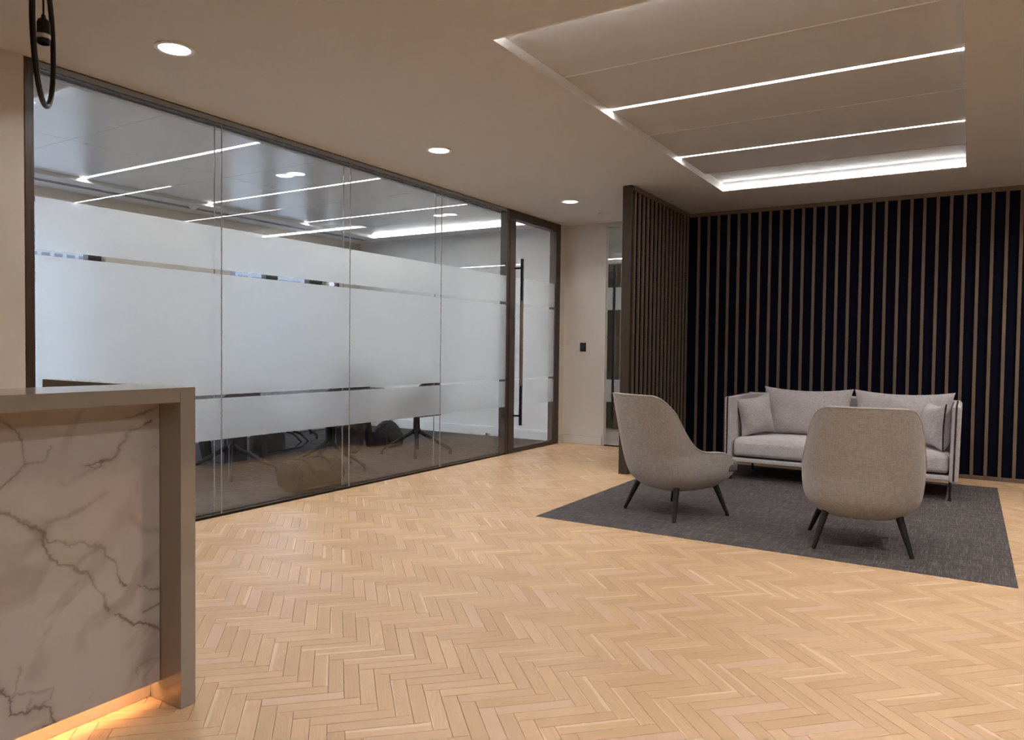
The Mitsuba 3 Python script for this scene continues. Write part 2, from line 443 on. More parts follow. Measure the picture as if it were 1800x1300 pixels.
for x in (-8.2, -8.165, -8.13, -8.10):
    obj('slot_blade', cbox(x - 0.004, x + 0.004, 3.005, 8.715, H - 0.002, H + 0.03), 'mat_track', k)

# ------------------------------------------------------------------ walls
struct('wall_left', cbox(XG - 0.12, XG, YF, 2.195, 0, H), 'mat_wall', 'beige plaster wall left of the glass partition')
struct('wall_rear', cbox(XG - 0.02, -4.135, YB, YB + 0.12, 0, H), 'mat_wall', 'beige plaster wall between the glass door and the slatted screen')
struct('wall_stub', cbox(XG - 0.10, XG, 8.862, YB, 0, H), 'mat_wall')
struct('wall_rear_behind_slats', cbox(-2.99, XR, YB - 0.045, YB + 0.10, 0, H), 'mat_wall')
struct('wall_right', cbox(XR, XR + 0.12, YF, YB, 0, H), 'mat_frame')
struct('wall_front', cbox(XG - 0.1, XR + 0.1, YF - 0.12, YF, 0, H), 'mat_frame')
struct('wall_meeting_rear', cbox(XW - 0.2, XG - 0.10, YB, YB + 0.12, 0, H), 'mat_white_wall', 'white rear wall of the meeting room')
struct('wall_meeting_near', cbox(XW - 0.2, XG - 0.12, YM - 0.12, YM, 0, H), 'mat_white_wall')
struct('wall_corridor', cbox(-8.0, 2.5, 14.0, 14.1, 0, H), 'mat_white_wall')
struct('wall_corridor_left', cbox(-8.1, -8.0, YB + 0.12, 14.1, 0, H), 'mat_white_wall')
struct('wall_corridor_right', cbox(2.5, 2.6, YB + 0.10, 14.1, 0, H), 'mat_white_wall')

def skirting(name, x0, x1, y0, y1, m, h=0.125, label=None):
    a = cbox(x0, x1, y0, y1, 0.001, h - 0.018, 0.001)
    ix, iy = (0.005, 0.0) if (x1 - x0) < (y1 - y0) else (0.0, 0.005)
    struct(name, join(a, cbox(x0 + ix * 0.6, x1 - ix, y0 + iy, y1 - iy * 0.6, h - 0.018, h, 0.004)), m, label)
skirting('baseboard_rear', XG + 0.018, -4.135, YB - 0.018, YB - 0.0005, 'mat_skirting', label='beige baseboard of the rear wall')
skirting('baseboard_stub', XG + 0.0005, XG + 0.018, 8.862, YB - 0.0005, 'mat_skirting')
skirting('baseboard_left', XG + 0.0005, XG + 0.018, YF + 0.01, 2.19, 'mat_skirting')
skirting('baseboard_meeting', XW + 0.01, XG - 0.105, YB - 0.018, YB - 0.0005, 'mat_white_trim', h=0.14, label='white baseboard of the meeting room')

# window wall of the meeting room, piers and windows
WIN = [(2.20, 4.80), (6.49, 8.24), (8.28, 8.60)]
SILL, HEAD = 0.25, 2.85
segs = [(YM, WIN[0][0]), (WIN[0][1], WIN[1][0]), (WIN[1][1], WIN[2][0]), (WIN[2][1], YB)]
pier = [cbox(XW - 0.3, XW, a, b, 0, H) for a, b in segs]
for a, b in WIN:
    pier += [cbox(XW - 0.3, XW, a, b, 0, SILL), cbox(XW - 0.3, XW, a, b, HEAD, H)]
struct('wall_window', join(*pier), 'mat_pier', 'beige window wall of the meeting room')
for i, ((a, b), mull) in enumerate(zip(WIN, ([(3.0, 3.04), (4.64, 4.76)], [(7.15, 7.36), (7.96, 8.18)], []))):
    w = structure(f'window_{i + 1}', ('wide window behind the frosted glass near the desk end', 'window in the middle of the meeting room', 'narrow window by the rear wall of the meeting room')[i])
    f = [cbox(XW - 0.16, XW - 0.09, a, a + 0.03, SILL, HEAD), cbox(XW - 0.16, XW - 0.09, b - 0.03, b, SILL, HEAD),
         cbox(XW - 0.16, XW - 0.09, a, b, SILL, SILL + 0.04), cbox(XW - 0.16, XW - 0.09, a, b, HEAD - 0.04, HEAD)]
    obj('frame', join(*f), 'mat_black', w)
    for c, d in mull:
        obj('mullion', cbox(XW - 0.18, XW - 0.07, c, d, SILL, HEAD, 0.004), 'mat_black', w)
    pane = trimesh.Trimesh([[XW - 0.125, a, SILL], [XW - 0.125, b, SILL], [XW - 0.125, b, HEAD], [XW - 0.125, a, HEAD]], [[0, 1, 2], [0, 2, 3]], process=False)
    obj('pane', pane, 'mat_pane', w)

# street and houses outside
struct('ground', cbox(-260, XW - 0.6, -60, 240, -9.2, -9.0), 'mat_street')
def building(x, y0, y1, z1, wy, wz, label, tint):
    k = thing('office_building', label, 'building')
    obj('wall', cbox(x - 12, x, y0, y1, -8.99, z1), tint, k)
    nz = int((z1 + 7) / wz)
    ny = int((y1 - y0) / wy)
    for a in range(ny):
        for c in range(nz):
            yc, zc = y0 + (a + 0.5) * wy, -7.2 + c * wz
            if zc + wz * 0.62 < z1 and zc > 12 and zc < 23:
                f = obj('window', cbox(x - 0.02, x + 0.05, yc - wy * 0.33, yc + wy * 0.33, zc, zc + wz * 0.55, 0.01), 'mat_facade_pane', k)
mat('mat_facade_cream', (0.20, 0.21, 0.225), 0.8)
building(-150, 56, 112, 34, 2.3, 1.25, 'white office building with rows of small dark windows, far off through the clear strip', 'mat_facade')
building(-150, 116, 160, 30, 4.2, 2.4, 'pale blue grey office building, far off beyond the middle window', 'mat_facade_cream')

# ------------------------------------------------------------------ glass partition with frosted bands
Z1, Z2, Z3, Z4, Z5, Z6 = 0.575, 0.884, 0.909, 1.803, 1.836, 2.149
gp = thing('glass_partition', 'long frameless glass partition with frosted bands between reception and meeting room', 'glass partition')
joints = [2.250, 3.540, 4.877, 6.221, 7.510]
def sheet_x(x, y0, y1, z0, z1):
    return trimesh.Trimesh([[x, y0, z0], [x, y1, z0], [x, y1, z1], [x, y0, z1]], [[0, 1, 2], [0, 2, 3]], process=False)
def frost_bands(parent, y0, y1, x=XG - 0.004):
    for a, b in ((Z1, Z2), (Z3, Z4), (Z5, Z6)):
        obj('frosted_band', sheet_x(x, y0, y1, a, b), 'mat_frost', parent, label='frosted white band')
FX, RX = XG - 0.002, XG - 0.085
for y0, y1 in zip(joints, joints[1:]):
    p = obj('pane', sheet_x(FX, y0 + 0.003, y1 - 0.003, 0.016, H - 0.042), 'mat_pane', gp)
    frost_bands(p, y0 + 0.004, y1 - 0.004)
    obj('rear_pane', sheet_x(RX, y0 + 0.003, y1 - 0.003, 0.016, H - 0.042), 'mat_pane_tinted', gp)
for y in joints[1:-1]:
    for x in (FX, RX):
        obj('joint', cbox(x - 0.006, x + 0.002, y - 0.003, y + 0.003, 0.016, H - 0.042), 'mat_joint', gp)
for x in (XG - 0.012, RX - 0.008):
    obj('top_track', cbox(x - 0.014, x + 0.012, 2.25, 7.51, H - 0.044, H - 0.001, 0.001), 'mat_track', gp)
    obj('bottom_track', cbox(x - 0.014, x + 0.012, 2.25, 7.51, 0.001, 0.018, 0.001), 'mat_black', gp)
    for z in (H - 0.0455, H - 0.004):
        obj('gasket', cbox(x - 0.013, x + 0.0135, 2.25, 7.51, z - 0.002, z + 0.0015), 'mat_black', gp)
obj('end_post', cbox(XG - 0.10, XG + 0.003, 2.197, 2.248, 0.001, H - 0.001, 0.002), 'mat_frame', gp)

d1 = structure('door_1', 'brown framed glass door with a tall black pull handle at the end of the partition')
obj('mullion', cbox(XG - 0.10, XG + 0.004, 7.513, 7.560, 0.001, H - 0.001, 0.002), 'mat_frame', d1)
obj('stile', cbox(XG - 0.10, XG + 0.010, 7.563, 7.696, 0.004, H - 0.105, 0.003), 'mat_frame', d1)
obj('stile', cbox(XG - 0.10, XG + 0.006, 8.742, 8.858, 0.001, H - 0.001, 0.003), 'mat_frame', d1)
obj('head_rail', cbox(XG - 0.10, XG + 0.006, 7.562, 8.741, H - 0.102, H - 0.001, 0.003), 'mat_frame', d1)
obj('bottom_rail', cbox(XG - 0.05, XG + 0.006, 7.698, 8.740, 0.004, 0.055, 0.003), 'mat_frame', d1)
dp = obj('pane', sheet_x(FX - 0.012, 7.697, 8.741, 0.056, H - 0.104), 'mat_pane', d1)
frost_bands(dp, 7.698, 8.740, FX - 0.015)
hx, hy = XG + 0.110, 7.68
hd = obj('pull_handle', cbox(hx - 0.014, hx + 0.014, hy - 0.016, hy + 0.016, 0.345, 2.362, 0.002), 'mat_black', d1, label='tall black square pull handle')
obj('grip', cbox(hx - 0.0155, hx + 0.0155, hy - 0.0175, hy + 0.0175, 0.826, 1.860, 0.002), 'mat_grip', hd, label='taupe grip in the middle of the handle')
for z in (0.459, 2.252):
    obj('bracket', cbox(XG + 0.008, hx - 0.0135, hy - 0.009, hy + 0.009, z - 0.010, z + 0.010, 0.002), 'mat_black', hd)

# narrow glass front beyond the slatted screen, and what lies behind it
g2 = thing('glass_front', 'narrow glass front with silver head rail beside the slatted screen', 'glass partition')
def sheet_y(y, x0, x1, z0, z1):
    return trimesh.Trimesh([[x0, y, z0], [x1, y, z0], [x1, y, z1], [x0, y, z1]], [[0, 1, 2], [0, 2, 3]], process=False)
obj('head_rail', cbox(-4.132, -2.993, YB - 0.01, YB + 0.06, H - 0.062, H - 0.001, 0.003), 'mat_silver', g2)
obj('side_post', cbox(-4.132, -4.112, YB - 0.005, YB + 0.06, 0.001, H - 0.063, 0.002), 'mat_skirting', g2)
obj('floor_track', cbox(-4.11, -2.993, YB, YB + 0.04, 0.001, 0.012, 0.001), 'mat_black', g2)
p2 = obj('pane', sheet_y(YB + 0.02, -4.11, -2.995, 0.014, H - 0.064), 'mat_pane', g2)
for a, b in ((Z1 + 0.01, Z2), (Z4, Z6 - 0.05)):
    obj('frosted_band', sheet_y(YB + 0.023, -4.108, -2.997, a, b), 'mat_frost', p2, label='frosted white band')
obj('pull_handle', cbox(-3.985, -3.957, YB - 0.06, YB - 0.035, 0.35, 2.38, 0.003), 'mat_black', g2, label='black pull handle')
for z in (0.46, 2.26):
    obj('handle_bracket', cbox(-3.978, -3.964, YB - 0.036, YB + 0.018, z - 0.01, z + 0.01), 'mat_black', g2)
d2 = structure('door_2', 'dark brown framed door in the space beyond the narrow glass front')
obj('jamb', cbox(-4.86, -4.77, 11.0, 11.12, 0.001, 2.66, 0.003), 'mat_slat', d2)
obj('jamb', cbox(-6.05, -5.95, 11.0, 11.12, 0.001, 2.66, 0.003), 'mat_slat', d2)
obj('head', cbox(-6.05, -4.77, 11.0, 11.12, 2.56, 2.66, 0.003), 'mat_slat', d2)
obj('leaf', cbox(-5.94, -4.865, 11.04, 11.08, 0.006, 2.55, 0.003), 'mat_olive', d2)
mat('mat_olive', (0.060, 0.056, 0.040), 0.35)
led(-7.0, 1.5, 12.6, H - 0.010, 'light line on the corridor ceiling seen through the narrow glass front', power=LED_M)

# ------------------------------------------------------------------ slatted feature wall and slatted screen
sw = thing('slatted_wall', 'feature wall of brown timber slats over black navy felt behind the sofa', 'slatted wall')
obj('felt_backing', cbox(-2.974, XR - 0.005, YS + 0.023, YB - 0.046, 0.03, H - 0.005), 'mat_felt', sw, label='black navy felt backing')
x = -2.838
PITCH = 0.1203
i = 0
while x < XR - 0.03:
    obj('slat', cbox(x - 0.0155, x + 0.0155, YS, YS + 0.0225, 0.041, H - 0.046, 0.0015), 'mat_slat', sw)
    x += PITCH
obj('top_rail', cbox(-2.945, XR - 0.005, YS - 0.004, YS + 0.0225, H - 0.045, H - 0.001, 0.002), 'mat_slat', sw)
obj('bottom_rail', cbox(-2.945, XR - 0.005, YS - 0.004, YS + 0.0225, 0.001, 0.040, 0.002), 'mat_slat', sw)

sc = thing('slatted_screen', 'projecting screen of vertical brown timber slats at the left end of the feature wall', 'slatted screen')
SX0, SX1, SY0 = -3.050, -2.975, 7.045
obj('core', cbox(SX0 + 0.012, SX1, SY0 + 0.045, YB - 0.046, 0.03, H - 0.03), 'mat_felt', sc, label='dark core board')
obj('end_post', cbox(SX0, SX1 + 0.024, SY0, SY0 + 0.044, 0.001, H - 0.001, 0.002), 'mat_frame', sc)
obj('top_rail', cbox(SX1 + 0.001, SX1 + 0.036, SY0 + 0.045, YS - 0.006, H - 0.045, H - 0.001, 0.002), 'mat_slat', sc)
obj('bottom_rail', cbox(SX1 + 0.001, SX1 + 0.036, SY0 + 0.045, YS - 0.006, 0.001, 0.040, 0.002), 'mat_slat', sc)
y = SY0 + 0.118
while y < YS - 0.03:
    obj('slat', cbox(SX1 + 0.001, SX1 + 0.023, y - 0.0155, y + 0.0155, 0.041, H - 0.046, 0.0015), 'mat_slat', sc)
    y += PITCH
y = SY0 + 0.118
while y < YS - 0.03:
    obj('slat', cbox(SX0 - 0.011, SX0 + 0.011, y - 0.0155, y + 0.0155, 0.041, H - 0.046, 0.0015), 'mat_slat', sc)
    y += PITCH

# ------------------------------------------------------------------ ceiling fittings
def downlight(x, y, label, power=1.0):
    k = thing('downlight', label, 'downlight')
    obj('trim_ring', lathe([[0.083, -0.0005], [0.086, -0.007], [0.106, -0.006], [0.109, -0.0005], [0.083, -0.0005]], 40, (x, y, H)), 'mat_white_trim', k, smooth=35)
    obj('lens', lathe([[0.0, -0.0045], [0.0825, -0.0045], [0.0825, -0.0015], [0.0, -0.0015]], 40, (x, y, H)), 'mat_led_body', k, emitter=glow(SPOT, 0.3))
    scene[numbered('downlight_beam')] = {'type': 'spot', 'intensity': rgb([power * c for c in BEAM]), 'cutoff_angle': 72.0, 'beam_width': 28.0,
                                         'to_world': T().look_at(origin=[x, y, H - 0.008], target=[x, y, 0], up=[0, 1, 0])}
downlight(-3.865, 2.58, 'round downlight nearest the camera, upper left above the glass partition')
downlight(-3.865, 5.03, 'round downlight in the middle of the row along the glass partition')
downlight(-3.890, 7.50, 'round downlight nearest the glass door at the far end of the row')
for px, py, t in ((-0.10, 0.85, 'just ahead of the camera position'), (1.35, 1.10, 'right of the camera position'), (1.35, 3.55, 'right of the rug corner')):
    downlight(px, py, 'round downlight outside the picture, ' + t, 2.6 if px > 1 else 1.0)
for (px, py), t in zip(SUNK, ('right of the sofa', 'in the far right corner')):
    k = thing('downlight', 'deep-set round downlight outside the picture, ' + t, 'downlight')
    obj('trim_ring', lathe([[0.0745, -0.0005], [0.078, -0.005], [0.098, -0.004], [0.100, -0.0005], [0.0745, -0.0005]], 40, (px, py, H)), 'mat_white_trim', k, smooth=35)
    obj('lens', lathe([[0.0, 0.070], [0.072, 0.070], [0.072, 0.076], [0.0, 0.076]], 32, (px, py, H)), 'mat_led_body', k, emitter=glow(SPOT, 0.2))
    scene[numbered('downlight_beam')] = {'type': 'spot', 'intensity': rgb([2.0 * c for c in BEAM]), 'cutoff_angle': 72.0, 'beam_width': 28.0,
                                         'to_world': T().look_at(origin=[px, py, H - 0.008], target=[px, py, 0], up=[0, 1, 0])}
k = thing('sprinkler', 'tiny white sprinkler head on the ceiling near the slatted screen', 'sprinkler')
obj('rose', lathe([[0, 0], [0.030, 0], [0.028, -0.006], [0.012, -0.010], [0, -0.010]], 20, (-3.87, 8.22, H)), 'mat_white_trim', k, smooth=40)
obj('head', lathe([[0, 0], [0.012, 0], [0.012, -0.018], [0.018, -0.020], [0, -0.022]], 16, (-3.87, 8.22, H - 0.010)), 'mat_silver', k, smooth=40)
k = thing('smoke_detector', 'small white smoke detector beside the slot air diffuser in the meeting room', 'smoke detector')
obj('base', lathe([[0, 0], [0.055, 0], [0.055, -0.012], [0, -0.012]], 24, (-8.02, 5.60, H)), 'mat_white_trim', k, smooth=40)
obj('dome', lathe([[0, -0.012], [0.045, -0.012], [0.040, -0.030], [0.018, -0.040], [0, -0.042]], 24, (-8.02, 5.60, H)), 'mat_white_trim', k, smooth=40)

# wall switch, door stop
k = thing('wall_switch', 'small black switch plate on the beige rear wall right of the glass door', 'wall switch')
obj('plate', cbox(-4.478, -4.392, YB - 0.010, YB - 0.0005, 1.250, 1.366, 0.003), 'mat_black', k)
obj('button', cbox(-4.458, -4.412, YB - 0.014, YB - 0.0102, 1.285, 1.331, 0.002), 'mat_blackmetal', k)
k = thing('door_stop', 'tiny brass door stop at the baseboard of the meeting room rear wall', 'door stop')
obj('stem', tube([(-5.93, YB - 0.02, 0.03), (-5.93, YB - 0.075, 0.03)], 0.012, 12), 'mat_brass', k, smooth=40)
obj('tip', tube([(-5.93, YB - 0.076, 0.03), (-5.93, YB - 0.092, 0.03)], 0.017, 12), 'mat_black', k, smooth=40)

# ring pendant over the desk
PC = np.array([-2.60, 1.267, 2.285])
RP_dir = np.array([-0.835, 0.550, 0.0])       # direction of the ring's plane
RP_dir /= np.linalg.norm(RP_dir)
k = thing('ring_pendant', 'black ring pendant lamp with an empty socket hanging over the reception desk', 'pendant lamp')
RR = 0.222
ang = np.linspace(0, 2 * np.pi, 72, endpoint=False)
obj('ring', tube(PC + RR * (np.cos(ang)[:, None] * RP_dir + np.sin(ang)[:, None] * np.array([0, 0, 1.0])), 0.0085, 10, True), 'mat_black', k, smooth=50)
top = PC[2] + RR
obj('cable', tube([(PC[0], PC[1], z) for z in np.linspace(PC[2] + 0.06, H - 0.02, 10)], 0.003, 8), 'mat_black', k, smooth=50)
obj('ceiling_rose', lathe([[0, 0], [0.05, 0], [0.05, -0.02], [0.01, -0.026], [0, -0.026]], 28, (PC[0], PC[1], H - 0.0005)), 'mat_black', k, smooth=40)
so = obj('socket', lathe([[0, 0.070], [0.006, 0.070], [0.007, 0.060], [0.0165, 0.052], [0.0195, 0.044], [0.0195, -0.022], [0.017, -0.024], [0.017, 0.02], [0, 0.02]], 28, (PC[0], PC[1], PC[2] - 0.005)), 'mat_black', k, smooth=40)
obj('band', lathe([[0.0196, 0.006], [0.0202, 0.006], [0.0202, -0.008], [0.0196, -0.008], [0.0196, 0.006]], 28, (PC[0], PC[1], PC[2] - 0.005)), 'mat_silver', so, smooth=40, label='silver band')

# ------------------------------------------------------------------ reception desk with a marble front
DX, DY, DT = -2.320, 1.628, 1.130             # front face, far end, top
veins = [(0.006, 0.8, [(1.028, 0.776), (1.059, 0.769), (1.087, 0.764), (1.111, 0.74), (1.146, 0.71), (1.182, 0.69), (1.176, 0.655), (1.19, 0.625), (1.221, 0.581), (1.257, 0.566), (1.281, 0.547), (1.327, 0.513), (1.342, 0.468), (1.368, 0.444), (1.372, 0.404), (1.381, 0.384)]), (0.012, 0.45, [(1.111, 0.737), (1.146, 0.704), (1.176, 0.688)]), (0.0045, 0.7, [(1.185, 0.687), (1.193, 0.656), (1.227, 0.652), (1.251, 0.632), (1.305, 0.633), (1.324, 0.613), (1.356, 0.606), (1.375, 0.589), (1.372, 0.567), (1.404, 0.546), (1.414, 0.524), (1.414, 0.494), (1.441, 0.447)]), (0.008, 0.4, [(1.346, 0.599), (1.311, 0.587), (1.281, 0.56)]), (0.004, 0.7, [(1.489, 0.443), (1.528, 0.417), (1.568, 0.406), (1.59, 0.403)]), (0.006, 0.5, [(1.575, 0.352), (1.51, 0.34)]), (0.01, 0.3, [(1.193, 0.718), (1.251, 0.725), (1.312, 0.746), (1.369, 0.781)]), (0.012, 0.25, [(1.469, 0.675), (1.504, 0.631), (1.565, 0.615)]), (0.005, 0.7, [(1.407, 0.361), (1.454, 0.326), (1.468, 0.312), (1.503, 0.303), (1.546, 0.274), (1.568, 0.26)]), (0.007, 0.5, [(1.568, 0.162), (1.531, 0.13), (1.506, 0.102)]), (0.004, 0.4, [(1.56, 0.158), (1.509, 0.165), (1.478, 0.143), (1.488, 0.125)]), (0.005, 0.85, [(1.034, 0.254), (1.055, 0.235), (1.08, 0.201), (1.086, 0.181), (1.083, 0.156), (1.128, 0.14), (1.145, 0.148), (1.161, 0.135), (1.173, 0.139), (1.198, 0.127), (1.201, 0.091), (1.215, 0.066)]), (0.004, 0.7, [(1.21, 0.075), (1.184, 0.073), (1.144, 0.066), (1.079, 0.048)]), (0.004, 0.5, [(1.08, 0.201), (1.102, 0.21), (1.142, 0.197), (1.17, 0.189), (1.207, 0.19), (1.196, 0.161)]), (0.005, 0.5, [(1.161, 0.135), (1.184, 0.159)]), (0.005, 0.5, [(1.128, 0.146), (1.14, 0.174)]), (0.005, 0.3, [(1.088, 0.21), (1.113, 0.272), (1.108, 0.291)]), (0.004, 0.5, [(1.046, 1.064), (1.061, 1.054), (1.099, 1.017), (1.117, 0.984), (1.13, 0.939), (1.128, 0.91)]), (0.004, 0.6, [(1.204, 0.948), (1.184, 0.915), (1.151, 0.91), (1.128, 0.91), (1.098, 0.877), (1.059, 0.845), (1.022, 0.823)]), (0.0045, 0.7, [(1.309, 0.881), (1.358, 0.89), (1.393, 0.892), (1.413, 0.906), (1.429, 0.933), (1.453, 0.976), (1.483, 0.983), (1.539, 1.012)]), (0.01, 0.4, [(1.419, 0.915), (1.439, 0.948), (1.459, 0.963)]), (0.0045, 0.8, [(1.446, 1.029), (1.48, 1.03), (1.5, 1.038), (1.525, 1.046), (1.56, 1.056)]), (0.003, 0.6, [(1.309, 0.881), (1.321, 0.882), (1.339, 0.868), (1.361, 0.874), (1.364, 0.889)]), (0.011, 0.28, [(1.234, 0.836), (1.255, 0.83), (1.278, 0.839), (1.324, 0.866), (1.355, 0.872)]), (0.004, 0.6, [(1.546, 0.919), (1.571, 0.916)]), (0.009, 0.25, [(1.462, 0.881), (1.483, 0.881)])]
def seg_dist(y, z, a, b):
    ay, az, by, bz = float(a[0]), float(a[1]), float(b[0]), float(b[1])
    dy, dz = by - ay, bz - az
    t = dr.clip(((y - ay) * dy + (z - az) * dz) / max(dy * dy + dz * dz, 1e-9), 0, 1)
    return dr.sqrt(dr.square(y - ay - t * dy) + dr.square(z - az - t * dz))
def marble(p, n, uv):
    y = p.y + 0.010 * (noise(p.y * 45, p.z * 45) - 0.5) + 0.007 * (noise(p.y * 140, p.z * 140) - 0.5)
    z = p.z + 0.010 * (noise(p.y * 45, p.z * 45, 7) - 0.5) + 0.007 * (noise(p.y * 140, p.z * 140, 7) - 0.5)
    c = mi.Color3f(0.53, 0.50, 0.475)
    s, t = p.y * 0.72 - p.z * 0.70, p.y * 0.70 + p.z * 0.72
    streak = fbm(s * 13 + 2 * noise(p.y * 6, p.z * 6), t * 5, 0, 4)
    c = mix(c, (0.33, 0.29, 0.265), smoothstep(0.50, 0.80, streak) * 0.55)
    c = mix(c, (0.56, 0.475, 0.435), smoothstep(0.45, 0.7, fbm(p.y * 4, p.z * 4, 3, 2)) * 0.35)
    for width, strength, pts in veins:
        d = mi.Float(9)
        for a, b in zip(pts, pts[1:]):
            d = dr.minimum(d, seg_dist(y, z, a, b))
        w = width * (0.35 + 0.85 * noise(p.y * 18, p.z * 18, 4))
        core = dr.exp(-dr.square(d / w))
        halo = dr.exp(-dr.square(d / (w * 5))) * 0.22
        c = mix(c, (0.20, 0.155, 0.135), dr.clip((core + halo) * strength * (0.35 + 0.9 * noise(p.y * 11, p.z * 11, 8)), 0, 0.9))
    return c
mat('mat_marble', proc(marble), 0.06, spec=0.6)
k = thing('reception_desk', 'taupe reception desk with a veined white marble front, lit amber underneath', 'reception desk')
obj('counter_top', cbox(-2.662, DX, -1.20, 1.5695, DT - 0.050, DT, 0.0012), 'mat_desk', k)
obj('end_panel', cbox(-3.25, DX, 1.570, DY, 0.001, DT, 0.0012), 'mat_desk', k)
obj('end_panel', cbox(-3.25, DX, -1.26, -1.201, 0.001, DT, 0.0012), 'mat_desk', k)
obj('marble_front', cbox(-2.462, -2.440, -1.198, 1.5685, 0.072, DT - 0.0505, 0.001), 'mat_marble', k, label='white marble panel with grey brown veins')
obj('carcass', cbox(-2.66, -2.4625, -1.198, 1.5685, 0.115, DT - 0.0505), 'mat_desk_inner', k)
obj('plinth', cbox(-2.64, -2.500, -1.198, 1.5685, 0.001, 0.1145), 'mat_plinth', k)
obj('worktop', cbox(-3.24, -2.665, -1.198, 1.5685, 0.72, 0.75, 0.001), 'mat_desk', k)
obj('light_strip', cbox(-2.499, -2.472, -1.15, 1.550, 0.106, 0.1145), 'mat_led_body', k, emitter=glow(WARM, 0.7), label='amber light strip under the marble')

# ------------------------------------------------------------------ armchairs
def sp(v, e):
    return np.sign(v) * np.abs(v) ** e
zA = PchipInterpolator([0.195, 0.205, 0.235, 0.27, 0.31, 0.36, 0.45, 0.52, 0.60, 0.75, 0.94], [0.15, 0.20, 0.268, 0.310, 0.341, 0.358, 0.368, 0.370, 0.370, 0.364, 0.352])
zB = PchipInterpolator([0.195, 0.205, 0.235, 0.29, 0.36, 0.45, 0.60, 0.75, 0.94], [0.14, 0.19, 0.245, 0.295, 0.330, 0.362, 0.410, 0.455, 0.510])
zF = PchipInterpolator([0.195, 0.205, 0.235, 0.285, 0.34, 0.36, 0.45, 0.60, 0.94], [0.14, 0.185, 0.245, 0.312, 0.366, 0.372, 0.366, 0.33, 0.26])
rimz = PchipInterpolator([0, 0.18, 0.23, 0.267, 0.33, 0.36, 0.39, 0.432, 0.50, 0.60, 0.622, 0.634, 0.648, 1.0],
                         [0.940, 0.938, 0.924, 0.897, 0.800, 0.700, 0.625, 0.557, 0.513, 0.476, 0.464, 0.400, 0.346, 0.336])
def shell_grid(nphi=120, nt=34):
    ph = np.linspace(-np.pi, np.pi, nphi, endpoint=False)
    t = np.linspace(0, 1, nt)
    R = rimz(np.abs(ph) / np.pi)
    z0 = 0.197
    tz = t ** 1.35
    z = z0 + (R[:, None] - z0) * tz[None]
    e = np.where(np.abs(ph) < np.pi / 2, 2 / 2.75, 2 / 5.5)
    x = zA(z) * sp(np.sin(ph), e)[:, None]
    c = np.cos(ph)[:, None]
    y = np.where(c > 0, -zB(z) * sp(np.cos(ph), e)[:, None], -zF(z) * sp(np.cos(ph), e)[:, None])
    return np.stack([x, y, z], -1), ph
def grid_normals(P):
    du = np.roll(P, -1, 0) - np.roll(P, 1, 0)
    dv = np.gradient(P, axis=1)
    n = np.cross(du, dv)
    n /= np.linalg.norm(n, axis=2, keepdims=True) + 1e-12
    out = P - np.array([0, 0, 0.45])
    if (n[..., :2] * out[..., :2]).sum() < 0:
        n = -n
    return n
SP, SPH = shell_grid()
SN = grid_normals(SP)
inner = SP - SN * np.clip(0.046, 0, 1)
inner[:, :, 2] = np.minimum(inner[:, :, 2], SP[:, -1:, 2] - 0.002)
rim = (SP[:, -1] + inner[:, -1]) / 2 + np.array([0, 0, 0.011])
q1 = SP[:, -1] * 0.82 + inner[:, -1] * 0.18 + np.array([0, 0, 0.007])
q2 = SP[:, -1] * 0.18 + inner[:, -1] * 0.82 + np.array([0, 0, 0.007])
full = np.concatenate([SP, q1[:, None], rim[:, None], q2[:, None], inner[:, ::-1][:, :24]], 1)
shell0 = grid_mesh(full, True)
nphi, nv = full.shape[:2]
V = np.vstack([shell0.vertices, [[0, 0.01, 0.193]], [[0, 0.01, 0.30]]])
F = [f for f in shell0.faces.tolist()]
for i in range(nphi):
    j = (i + 1) % nphi
    F.append([len(V) - 2, j * nv, i * nv])
    F.append([len(V) - 1, i * nv + nv - 1, j * nv + nv - 1])
shell0 = trimesh.Trimesh(V, F, process=False)
if shell0.volume < 0:
    shell0.invert()
arc = np.concatenate([SPH * 0.42, [0, 0]])
shell_uv = np.stack([np.concatenate([np.repeat(SPH * 0.40, nv), [0, 0]]), np.concatenate([np.tile(np.cumsum(np.r_[0, np.linalg.norm(np.diff(full[0], axis=0), axis=1)]), nphi), [0, 0]])], -1)
rim_path = SP[:, -1] + np.array([0, 0, 0.003])
def cushion_mesh():
    ph = np.linspace(-np.pi, np.pi, 160, endpoint=False)
    e = 2 / 7.0
    prof = [(0.0, 0.352), (0.94, 0.352), (0.985, 0.356), (1.0, 0.366), (1.0, 0.402), (0.985, 0.418), (0.94, 0.432), (0.6, 0.440), (0.0, 0.444)]
    P = np.zeros((160, len(prof), 3))
    for k, (s, z) in enumerate(prof):
        wide = 0.362
        P[:, k, 0] = wide * s * sp(np.sin(ph), e)
        P[:, k, 1] = np.where(np.cos(ph) > 0, -0.225, -0.384) * s * sp(np.cos(ph), e)
        lim = np.where(P[:, k, 1] < 0.222 * (0.9 + 0.1 * s), 0.295, 0.358) * s
        P[:, k, 0] = np.clip(P[:, k, 0], -lim, lim)
        P[:, k, 2] = z
    m = grid_mesh(P, True)
    if m.volume < 0:
        m.invert()
    return m, np.asarray(m.vertices)[:, :2].copy()
